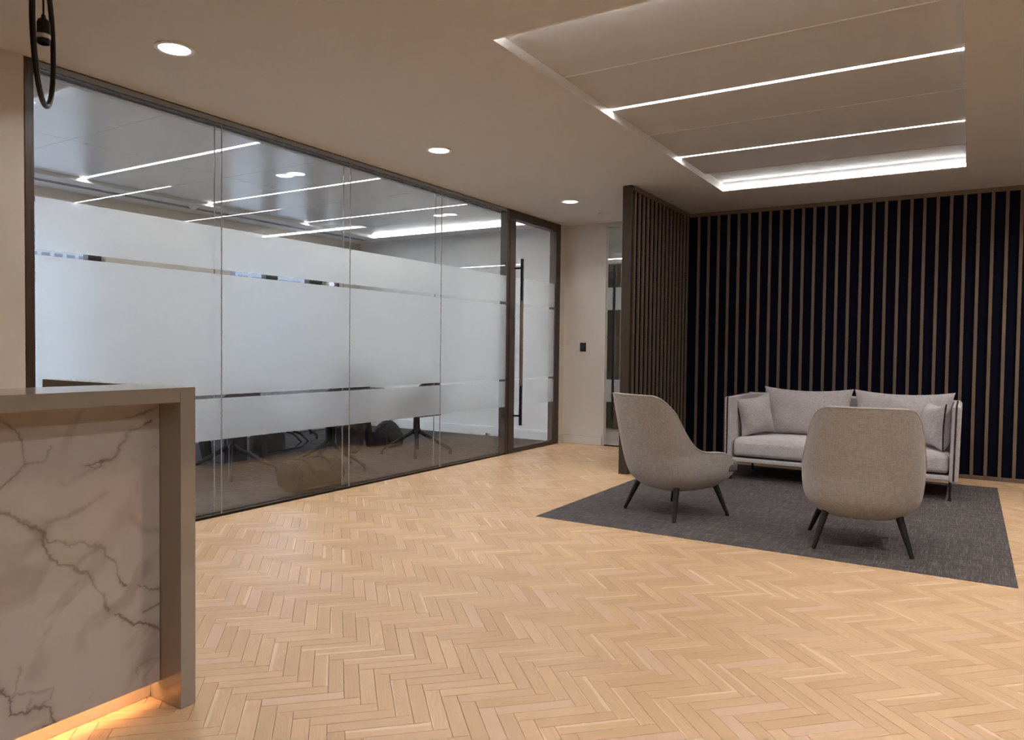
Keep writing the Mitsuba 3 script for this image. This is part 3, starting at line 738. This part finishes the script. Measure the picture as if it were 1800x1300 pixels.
def armchair(x, y, rot, label):
    M = place(x, y, 0.0, rot)
    k = thing('armchair', label, 'armchair')
    obj('shell', xf(shell0, M), 'mat_chair', k, smooth=True, uv=shell_uv)
    obj('rim_seam', xf(tube(rim_path, 0.0042, 6, True), M), 'mat_chair_rim', k, smooth=True, label='paler seam along the rim')
    m, uv = cushion_mesh()
    obj('seat_cushion', xf(m, M), 'mat_cushion_dark', k, smooth=True, uv=uv, label='dark grey seat cushion')
    for sx, ty, fx, fy in ((-1, -0.165, 0.285, -0.262), (1, -0.165, 0.285, -0.262), (-1, 0.215, 0.312, 0.272), (1, 0.215, 0.312, 0.272)):
        obj('leg', xf(frustum((sx * 0.205, ty, 0.275), (sx * fx, fy, 0.0025), 0.026, 0.0125), M), 'mat_darklegs', k, smooth=40)
armchair(-1.96, 5.63, -math.radians(27.6), 'grey upholstered armchair turned sideways, standing nearest the slatted screen')
armchair(-0.592, 5.40, math.radians(9.5), 'grey upholstered armchair seen straight from behind, standing in front of the sofa')

# ------------------------------------------------------------------ sofa
SXL, SXR, SYF, SYBK, ST = -2.062, -0.040, 7.365, 8.27, 0.828
AT = 0.072
def uvbox(m):
    v = np.asarray(m.vertices)
    n = np.abs(m.vertex_normals)
    a = np.argmax(n, axis=1)
    return np.where((a == 0)[:, None], v[:, [1, 2]], np.where((a == 1)[:, None], v[:, [0, 2]], v[:, [0, 1]])) + 11.0
sf = thing('sofa', 'grey upholstered sofa with dark piping and slim black legs against the slatted wall', 'sofa')
r = 0.022
def hb(pts, rr=r):
    return hull(*[(p, rr) for p in pts], seg=12)
def panel(x0, x1, y0, y1, z0, z1, dx=0.0):
    return hb([(x + (dx if z == z0 + r else 0), y, z) for x in (x0 + r, x1 - r) for y in (y0 + r, y1 - r) for z in (z0 + r, z1 - r)])
left = panel(SXL, SXL + AT, SYF, SYBK - 0.02, 0.165, ST, 0.006)
right = panel(SXR - AT, SXR, SYF, SYBK - 0.02, 0.165, ST, -0.012)
back = panel(SXL + 0.01, SXR - 0.01, SYBK - 0.085, SYBK, 0.165, ST + 0.008)
def man(m):
    return m3.Manifold(m3.Mesh(np.asarray(m.vertices, np.float32), np.asarray(m.faces, np.uint32)))
body = man(left) + man(right) + man(back) + man(rbox(SXL + 0.05, SXR - 0.05, SYF + 0.02, SYBK - 0.04, 0.180, 0.222, 0.012))
mm = body.to_mesh()
fr = trimesh.Trimesh(mm.vert_properties[:, :3], mm.tri_verts, process=True)
frs = trimesh.graph.smooth_shade(fr, angle=np.radians(45), facet_minarea=None)
obj('frame', frs, 'mat_sofa', sf, smooth=True, uv=uvbox(frs))
def pip(pts, parent, rr=0.0070):
    obj('piping', tube(pts, rr, 6), 'mat_piping', parent, smooth=True, label='dark piping')
xl, xr = SXL + AT / 2 - 0.004, SXR - AT / 2 - 0.002
pip([(xl, SYF - 0.003, z) for z in np.linspace(0.185, ST - 0.012, 8)] + [(xl, SYF + 0.02, ST + 0.001), (xl, SYF + 0.3, ST + 0.001), (xl, SYBK - 0.06, ST + 0.001)], sf)
pip([(xr - 0.010 * (1 - s), SYF - 0.003, 0.185 + s * (ST - 0.197)) for s in np.linspace(0, 1, 8)] + [(xr, SYF + 0.02, ST + 0.001), (xr, SYF + 0.3, ST + 0.001), (xr, SYBK - 0.06, ST + 0.001)], sf)
pip([(xx, SYBK - 0.043, ST + 0.008) for xx in np.linspace(SXL + 0.05, SXR - 0.05, 6)], sf)
def pillow(w, h, t, n=26, ear=0.07, sag=0.0):
    u = np.linspace(-1, 1, n)
    u = np.sign(u) * np.abs(u) ** 0.8
    U, W = np.meshgrid(u, u, indexing='ij')
    px = w / 2 * U * (1 - ear * (1 - W ** 2))
    pz = h / 2 * W * (1 - ear * (1 - U ** 2) * 1.2) - sag * (1 - U ** 2) * (W > 0) * W
    th = t / 2 * ((1 - np.abs(U) ** 2.6) * (1 - np.abs(W) ** 2.6)) ** 0.55
    th = th * (0.96 + 0.08 * np.sin(U * 5 + W * 3))
    A = np.stack([px, th, pz], -1)
    B = np.stack([px, -th, pz], -1)
    a, b = grid_mesh(A), grid_mesh(B)
    b.invert()
    m = trimesh.util.concatenate([a, b])
    uv = np.vstack([np.stack([px, pz], -1).reshape(-1, 2)] * 2) + 5.0
    if m.volume < 0:
        m.invert()
    edge = np.concatenate([A[:, 0], A[-1, :], A[::-1, -1], A[0, ::-1]])
    return m, uv, edge
# seat cushion of the sofa
def seat_cushion():
    x0, x1, y0, y1, z0, z1 = SXL + AT + 0.004, SXR - AT - 0.004, SYF + 0.012, SYBK - 0.09, 0.232, 0.412
    n1, n2 = 60, 40
    th = np.linspace(0, 2 * np.pi, n2, endpoint=False)
    P = np.zeros((n1, n2, 3))
    s = np.linspace(-1, 1, n1)
    s = np.sign(s) * np.abs(s) ** 0.7
    for i, a in enumerate(s):
        shrink = 1 - 0.5 * max(0, (abs(a) - 0.965) / 0.035) ** 2 * 0.5
        cy, cz = (y0 + y1) / 2, (z0 + z1) / 2
        e = 2 / 5.0
        P[i, :, 0] = (x0 + x1) / 2 + a * (x1 - x0) / 2
        P[i, :, 1] = cy + (y1 - y0) / 2 * shrink * sp(np.cos(th), e * 0.7)
        zz = (z1 - z0) / 2 * shrink * sp(np.sin(th), e)
        crown = 0.018 * (1 - a ** 4) * np.clip(np.sin(th), 0, 1) * (1 - np.abs(np.cos(th)) ** 4)
        P[i, :, 2] = cz + zz + crown
    Q = np.concatenate([P, P[:, :1]], 1)
    m = grid_mesh(Q)
    V = np.vstack([m.vertices, P[0].mean(0), P[-1].mean(0)])
    F = m.faces.tolist()
    for k in range(n2):
        F.append([len(V) - 2, k + 1, k])
        F.append([len(V) - 1, (n1 - 1) * (n2 + 1) + k, (n1 - 1) * (n2 + 1) + k + 1])
    m = trimesh.Trimesh(V, F, process=False)
    if m.volume < 0:
        m.invert()
    peri = np.r_[0, np.cumsum(np.linalg.norm(np.diff(Q[n1 // 2], axis=0), axis=1))]
    uv = np.vstack([np.stack([Q[..., 0], np.broadcast_to(peri, Q.shape[:2])], -1).reshape(-1, 2), [[0, 0], [0, 0]]])
    return m, uv
m, uv = seat_cushion()
obj('seat_cushion', m, 'mat_sofa', sf, smooth=True, uv=uv)
for xx, yy in ((-2.000, 7.43), (-0.112, 7.43), (-1.975, 8.20), (-0.122, 8.20)):
    obj('leg', join(frustum((xx, yy, 0.185), (xx, yy, 0.012), 0.0125, 0.0095), lathe([[0, 0], [0.017, 0], [0.017, 0.008], [0.010, 0.011], [0, 0.011]], 16, (xx, yy, 0.0022))), 'mat_blackmetal', sf, smooth=40)

def cushion(name, w, h, t, M, label, cat='cushion', ear=0.07, pipe=None, sag=0.0):
    m, uv, edge = pillow(w, h, t, ear=ear, sag=sag)
    k = thing(name, label, cat)
    obj('cover', xf(m, M), 'mat_sofa', k, smooth=True, uv=uv)
    if pipe:
        e = pipe(edge)
        obj('piping', tube(trimesh.transform_points(e, M), 0.0070, 6), 'mat_piping', k, smooth=True, label='dark piping')
    return k
def lean(x, y, z, tilt, rot=0.0, roll=0.0):
    M = trimesh.transformations.rotation_matrix(rot, [0, 0, 1]) @ trimesh.transformations.rotation_matrix(tilt, [1, 0, 0]) @ trimesh.transformations.rotation_matrix(roll, [0, 1, 0])
    M[:3, 3] = (x, y, z)
    return M
cushion('back_cushion', 0.862, 0.50, 0.21, lean(-1.398, 8.01, 0.668, -0.17), 'wide grey back cushion on the left half of the sofa', ear=0.085, sag=0.012)
cushion('back_cushion', 0.862, 0.50, 0.21, lean(-0.528, 8.01, 0.668, -0.17), 'wide grey back cushion on the right half of the sofa', ear=0.085, sag=0.012)
def front_edge(s, w, h):
    return lambda e: e[26:52] if s > 0 else e[78:104]
cushion('side_cushion', 0.40, 0.42, 0.25, lean(-1.850, 7.74, 0.625, -0.06, math.radians(46), -0.16), 'small square grey cushion with dark piping, leaning on the left arm of the sofa', ear=0.13, pipe=front_edge(-1, 0.40, 0.42))
cushion('side_cushion', 0.40, 0.42, 0.25, lean(-0.240, 7.68, 0.625, -0.04, math.radians(-68)), 'small square grey cushion with dark piping, leaning on the right arm of the sofa', ear=0.13, pipe=front_edge(1, 0.40, 0.42))

# ------------------------------------------------------------------ meeting room furniture
k = thing('meeting_table', 'long dark meeting table behind the glass, seen through the low clear strip', 'table')
top = Polygon([(-7.45, 4.2), (-6.28, 4.2), (-6.28, 7.05), (-6.55, 7.32), (-7.18, 7.32), (-7.45, 7.05)]).buffer(0.05, quad_segs=6)
obj('tabletop', extrude(top, 0.712, 0.74), 'mat_tabletop', k)
for (bx, by), (tx, ty) in (((-6.52, 7.10), (-6.60, 6.96)), ((-6.72, 5.58), (-6.70, 5.44)), ((-7.15, 5.16), (-7.12, 5.04)), ((-7.22, 7.10), (-7.14, 6.96))):
    obj('leg', hull(((bx - 0.03, by - 0.03, 0.012), 0.010), ((bx + 0.03, by - 0.03, 0.012), 0.010), ((bx - 0.03, by + 0.03, 0.012), 0.010), ((bx + 0.03, by + 0.03, 0.012), 0.010),
                    ((tx - 0.06, ty - 0.06, 0.70), 0.010), ((tx + 0.06, ty - 0.06, 0.70), 0.010), ((tx - 0.06, ty + 0.06, 0.70), 0.010), ((tx + 0.06, ty + 0.06, 0.70), 0.010), seg=8), 'mat_black', k)
obj('cable_tray', cbox(-7.05, -6.70, 4.5, 7.0, 0.66, 0.711), 'mat_black', k)

def swivel_chair(cx, cy, legang, face, label, rad=0.41, group=None):
    """four-star base of straight splayed legs with turned-down feet, column, bucket shell facing 'face'"""
    k = thing('swivel_chair', label, 'chair', group)
    obj('column', lathe([[0, 0.235], [0.034, 0.235], [0.040, 0.30], [0.036, 0.462], [0, 0.462]], 18, (cx, cy, 0)), 'mat_black', k, smooth=40)
    for q in range(4):
        a = legang + q * math.pi / 2
        d = np.array([math.cos(a), math.sin(a), 0])
        c = np.array([cx, cy, 0])
        pts = [c + d * 0.015 + [0, 0, 0.30], c + d * 0.06 + [0, 0, 0.255], c + d * (rad - 0.03) + [0, 0, 0.072], c + d * (rad - 0.005) + [0, 0, 0.058], c + d * rad + [0, 0, 0.035], c + d * rad + [0, 0, 0.003]]
        obj('leg', tube(pts, [0.024, 0.022, 0.016, 0.016, 0.015, 0.018], 10), 'mat_black', k, smooth=40)
    M = place(cx, cy, 0, face)
    ph = np.linspace(-2.2, 2.2, 41)
    t = np.linspace(0, 1, 12)
    R = np.interp(np.abs(ph), [0, 0.6, 1.1, 1.7, 2.2], [0.86, 0.85, 0.74, 0.68, 0.62])
    z = 0.48 + (R[:, None] - 0.48) * t[None]
    s = 0.55 + 0.45 * np.minimum(1, t[None] * 2.2) ** 0.5
    P = np.stack([0.285 * s * np.sin(ph)[:, None], -0.265 * s * np.cos(ph)[:, None] + 0 * z, z], -1)
    sh = grid_mesh(P)
    inn = grid_mesh(P * np.array([0.91, 0.91, 1.0]))
    inn.invert()
    edge = []
    obj('shell', xf(join(sh, inn, tube(P[:, -1] * np.array([0.955, 0.955, 1]), 0.013, 6), tube(P[0] * np.array([0.955, 0.955, 1]), 0.013, 6), tube(P[-1] * np.array([0.955, 0.955, 1]), 0.013, 6)), M), 'mat_blackfabric', k, smooth=50)
    obj('seat', xf(rbox(-0.235, 0.235, -0.215, 0.255, 0.463, 0.520, 0.027), M), 'mat_blackfabric', k, smooth=40)
    return k
swivel_chair(-5.61, 6.91, math.radians(-53), math.radians(90), 'black swivel chair on a four-legged base, nearest the glass door behind the partition')
swivel_chair(-5.66, 5.54, math.radians(13), math.radians(86), 'black swivel chair with a dark coat on it, behind the brown duffel bag', 0.42)
swivel_chair(-6.17, 4.72, math.radians(52), math.radians(95), 'black swivel chair on a four-legged base, just right of the desk end behind the glass', 0.43)
swivel_chair(-8.02, 7.15, math.radians(10), math.radians(-90), 'black swivel chair on the window side of the meeting table', 0.41)
k = thing('coat', 'dark coat hanging from the swivel chair behind the duffel bag', 'coat')
def blob(rings, seg=26, noise_amp=0.0, seed=0):
    """closed skin through rings (cx, cy, z, rx, ry)"""
    r_ = np.random.default_rng(seed)
    ph = np.linspace(0, 2 * np.pi, seg, endpoint=False)
    off = r_.uniform(0, 6, 4)
    P = np.zeros((seg, len(rings), 3))
    for i, (cx, cy, z, rx, ry) in enumerate(rings):
        w = 1 + noise_amp * (np.sin(3 * ph + off[0] + i * 0.5) + 0.7 * np.sin(5 * ph + off[1] - i * 0.8)) * 0.5
        P[:, i] = np.stack([cx + rx * w * np.cos(ph), cy + ry * w * np.sin(ph), np.full(seg, z)], -1)
    m = grid_mesh(P, True)
    V = np.vstack([m.vertices, [rings[0][:3]], [rings[-1][:3]]])
    F = m.faces.tolist()
    n = len(rings)
    for i in range(seg):
        j = (i + 1) % seg
        F += [[len(V) - 2, j * n, i * n], [len(V) - 1, i * n + n - 1, j * n + n - 1]]
    m = trimesh.Trimesh(V, F, process=False)
    if m.volume < 0:
        m.invert()
    return m
obj('body', blob([(-5.335, 5.52, 0.19, 0.02, 0.10), (-5.335, 5.52, 0.24, 0.05, 0.17), (-5.335, 5.53, 0.45, 0.055, 0.21), (-5.33, 5.53, 0.75, 0.055, 0.235), (-5.335, 5.53, 0.90, 0.06, 0.25), (-5.34, 5.53, 1.02, 0.055, 0.20), (-5.345, 5.53, 1.10, 0.03, 0.10)], noise_amp=0.16, seed=3), 'mat_blackfabric', k, smooth=60)
# duffel bag lying near the glass
def duffel():
    ax = np.array([0.06, 0.998, 0.0])                  # axis along the glass
    c0 = np.array([-5.035, 4.42, 0.0])
    L_ = 0.55
    side_ = np.array([0.998, -0.06, 0.0])
    st = np.r_[0, 0.02, 0.05, np.linspace(0.10, L_ - 0.06, 9), L_ - 0.03, L_ - 0.012, L_]
    n = 36
    ph = np.linspace(0, 2 * np.pi, n, endpoint=False)
    P = np.zeros((n, len(st), 3))
    for i, s in enumerate(st):
        e = min(s, L_ - s)
        k_ = 0.86 + 0.14 * min(1, e / 0.05) ** 0.5
        sagz = 1 - 0.10 * math.sin(math.pi * s / L_)
        rr_ = 0.150 * k_ * (1 + 0.035 * np.sin(4 * ph + s * 20) + 0.02 * np.sin(7 * ph - s * 31))
        z = 0.128 + rr_ * np.sin(ph) * 0.96 * sagz
        z = np.where(z < 0.006, 0.006 + (z - 0.006) * 0.05, z)
        P[:, i] = c0 + ax * s + np.outer(rr_ * np.cos(ph) * 1.06, side_)
        P[:, i, 2] = z
    m = grid_mesh(P, True)
    V = np.vstack([m.vertices, P[:, 0].mean(0) - ax * 0.010, P[:, -1].mean(0) + ax * 0.010])
    F = m.faces.tolist()
    q = len(st)
    for i in range(n):
        j = (i + 1) % n
        F += [[len(V) - 2, j * q, i * q], [len(V) - 1, i * q + q - 1, j * q + q - 1]]
    m = trimesh.Trimesh(V, F, process=False)
    if m.volume < 0:
        m.invert()
    return m, P, ax
k = thing('duffel_bag', 'brown barrel-shaped duffel bag lying on the carpet close to the glass', 'bag')
m, P, ax = duffel()
obj('body', m, 'mat_canvas', k, smooth=60)
for i in (2, 12):
    obj('end_seam', tube(P[:, i] * np.array([1, 1, 1]) + 0, 0.006, 6, True), 'mat_canvas', k, smooth=True)
for s_ in (0.16, 0.38):
    a = np.linspace(0.15, 2.6, 16)
    obj('strap', tube([np.array([-5.035, 4.42, 0.128]) + ax * s_ + np.array([0.160 * math.cos(t), 0, 0.150 * math.sin(t)]) for t in a], 0.010, 6), 'mat_canvas', k, smooth=True)
hdl = [np.array([-5.0, 4.58, 0.262]), np.array([-4.97, 4.62, 0.292]), np.array([-4.96, 4.70, 0.300]), np.array([-4.97, 4.77, 0.288]), np.array([-5.0, 4.80, 0.262])]
obj('handle', tube(hdl, 0.010, 8), 'mat_canvas', k, smooth=True)
# backpack against the table leg
k = thing('backpack', 'black backpack slumped on the carpet beside the right table leg', 'bag')
obj('body', blob([(-6.45, 7.30, 0.004, 0.15, 0.20), (-6.45, 7.30, 0.03, 0.19, 0.25), (-6.45, 7.31, 0.12, 0.18, 0.25), (-6.46, 7.34, 0.20, 0.15, 0.20), (-6.47, 7.37, 0.27, 0.10, 0.13), (-6.47, 7.38, 0.31, 0.05, 0.07)], noise_amp=0.12, seed=5), 'mat_blackfabric', k, smooth=60)
obj('pocket', blob([(-6.27, 7.28, 0.02, 0.05, 0.14), (-6.265, 7.28, 0.08, 0.06, 0.16), (-6.275, 7.28, 0.14, 0.05, 0.15), (-6.30, 7.28, 0.18, 0.02, 0.10)], noise_amp=0.06, seed=9), 'mat_blackfabric', k, smooth=60)
obj('shoulder_strap', tube([(-6.35, 7.10, 0.26), (-6.24, 7.07, 0.22), (-6.19, 7.08, 0.12), (-6.22, 7.12, 0.04), (-6.20, 7.22, 0.02)], 0.013, 6), 'mat_black', k, smooth=True)
obj('haul_loop', tube([(-6.47, 7.33, 0.31), (-6.46, 7.35, 0.35), (-6.46, 7.41, 0.35), (-6.47, 7.43, 0.31)], 0.008, 6), 'mat_black', k, smooth=True)
# rucksack with crossed straps under the table
k = thing('shoulder_bag', 'black bag with looping straps under the meeting table, left of the duffel bag', 'bag')
obj('body', blob([(-7.18, 6.02, 0.004, 0.12, 0.20), (-7.18, 6.02, 0.04, 0.15, 0.24), (-7.18, 6.02, 0.16, 0.14, 0.24), (-7.18, 6.02, 0.27, 0.11, 0.21), (-7.18, 6.02, 0.33, 0.06, 0.15)], noise_amp=0.08, seed=11), 'mat_blackfabric', k, smooth=60)
for dy, w in ((0.0, 0.16), (0.09, 0.18)):
    obj('strap', tube([(-7.08, 6.12 + dy, 0.26), (-7.03, 6.20 + dy + w * 0.5, 0.20), (-7.02, 6.24 + dy + w, 0.09), (-7.05, 6.20 + dy + w * 0.7, 0.02), (-7.05, 6.12 + dy, 0.015)], 0.012, 6), 'mat_black', k, smooth=True)
# dark navy box under the table near the desk end
k = thing('pedestal_box', 'dark navy upright box under the meeting table behind the left swivel chair', 'box')
obj('body', cbox(-7.02, -6.80, 5.12, 5.42, 0.003, 0.33, 0.008), 'mat_navy', k)
obj('lid', cbox(-7.025, -6.795, 5.115, 5.425, 0.331, 0.36, 0.006), 'mat_navy', k)
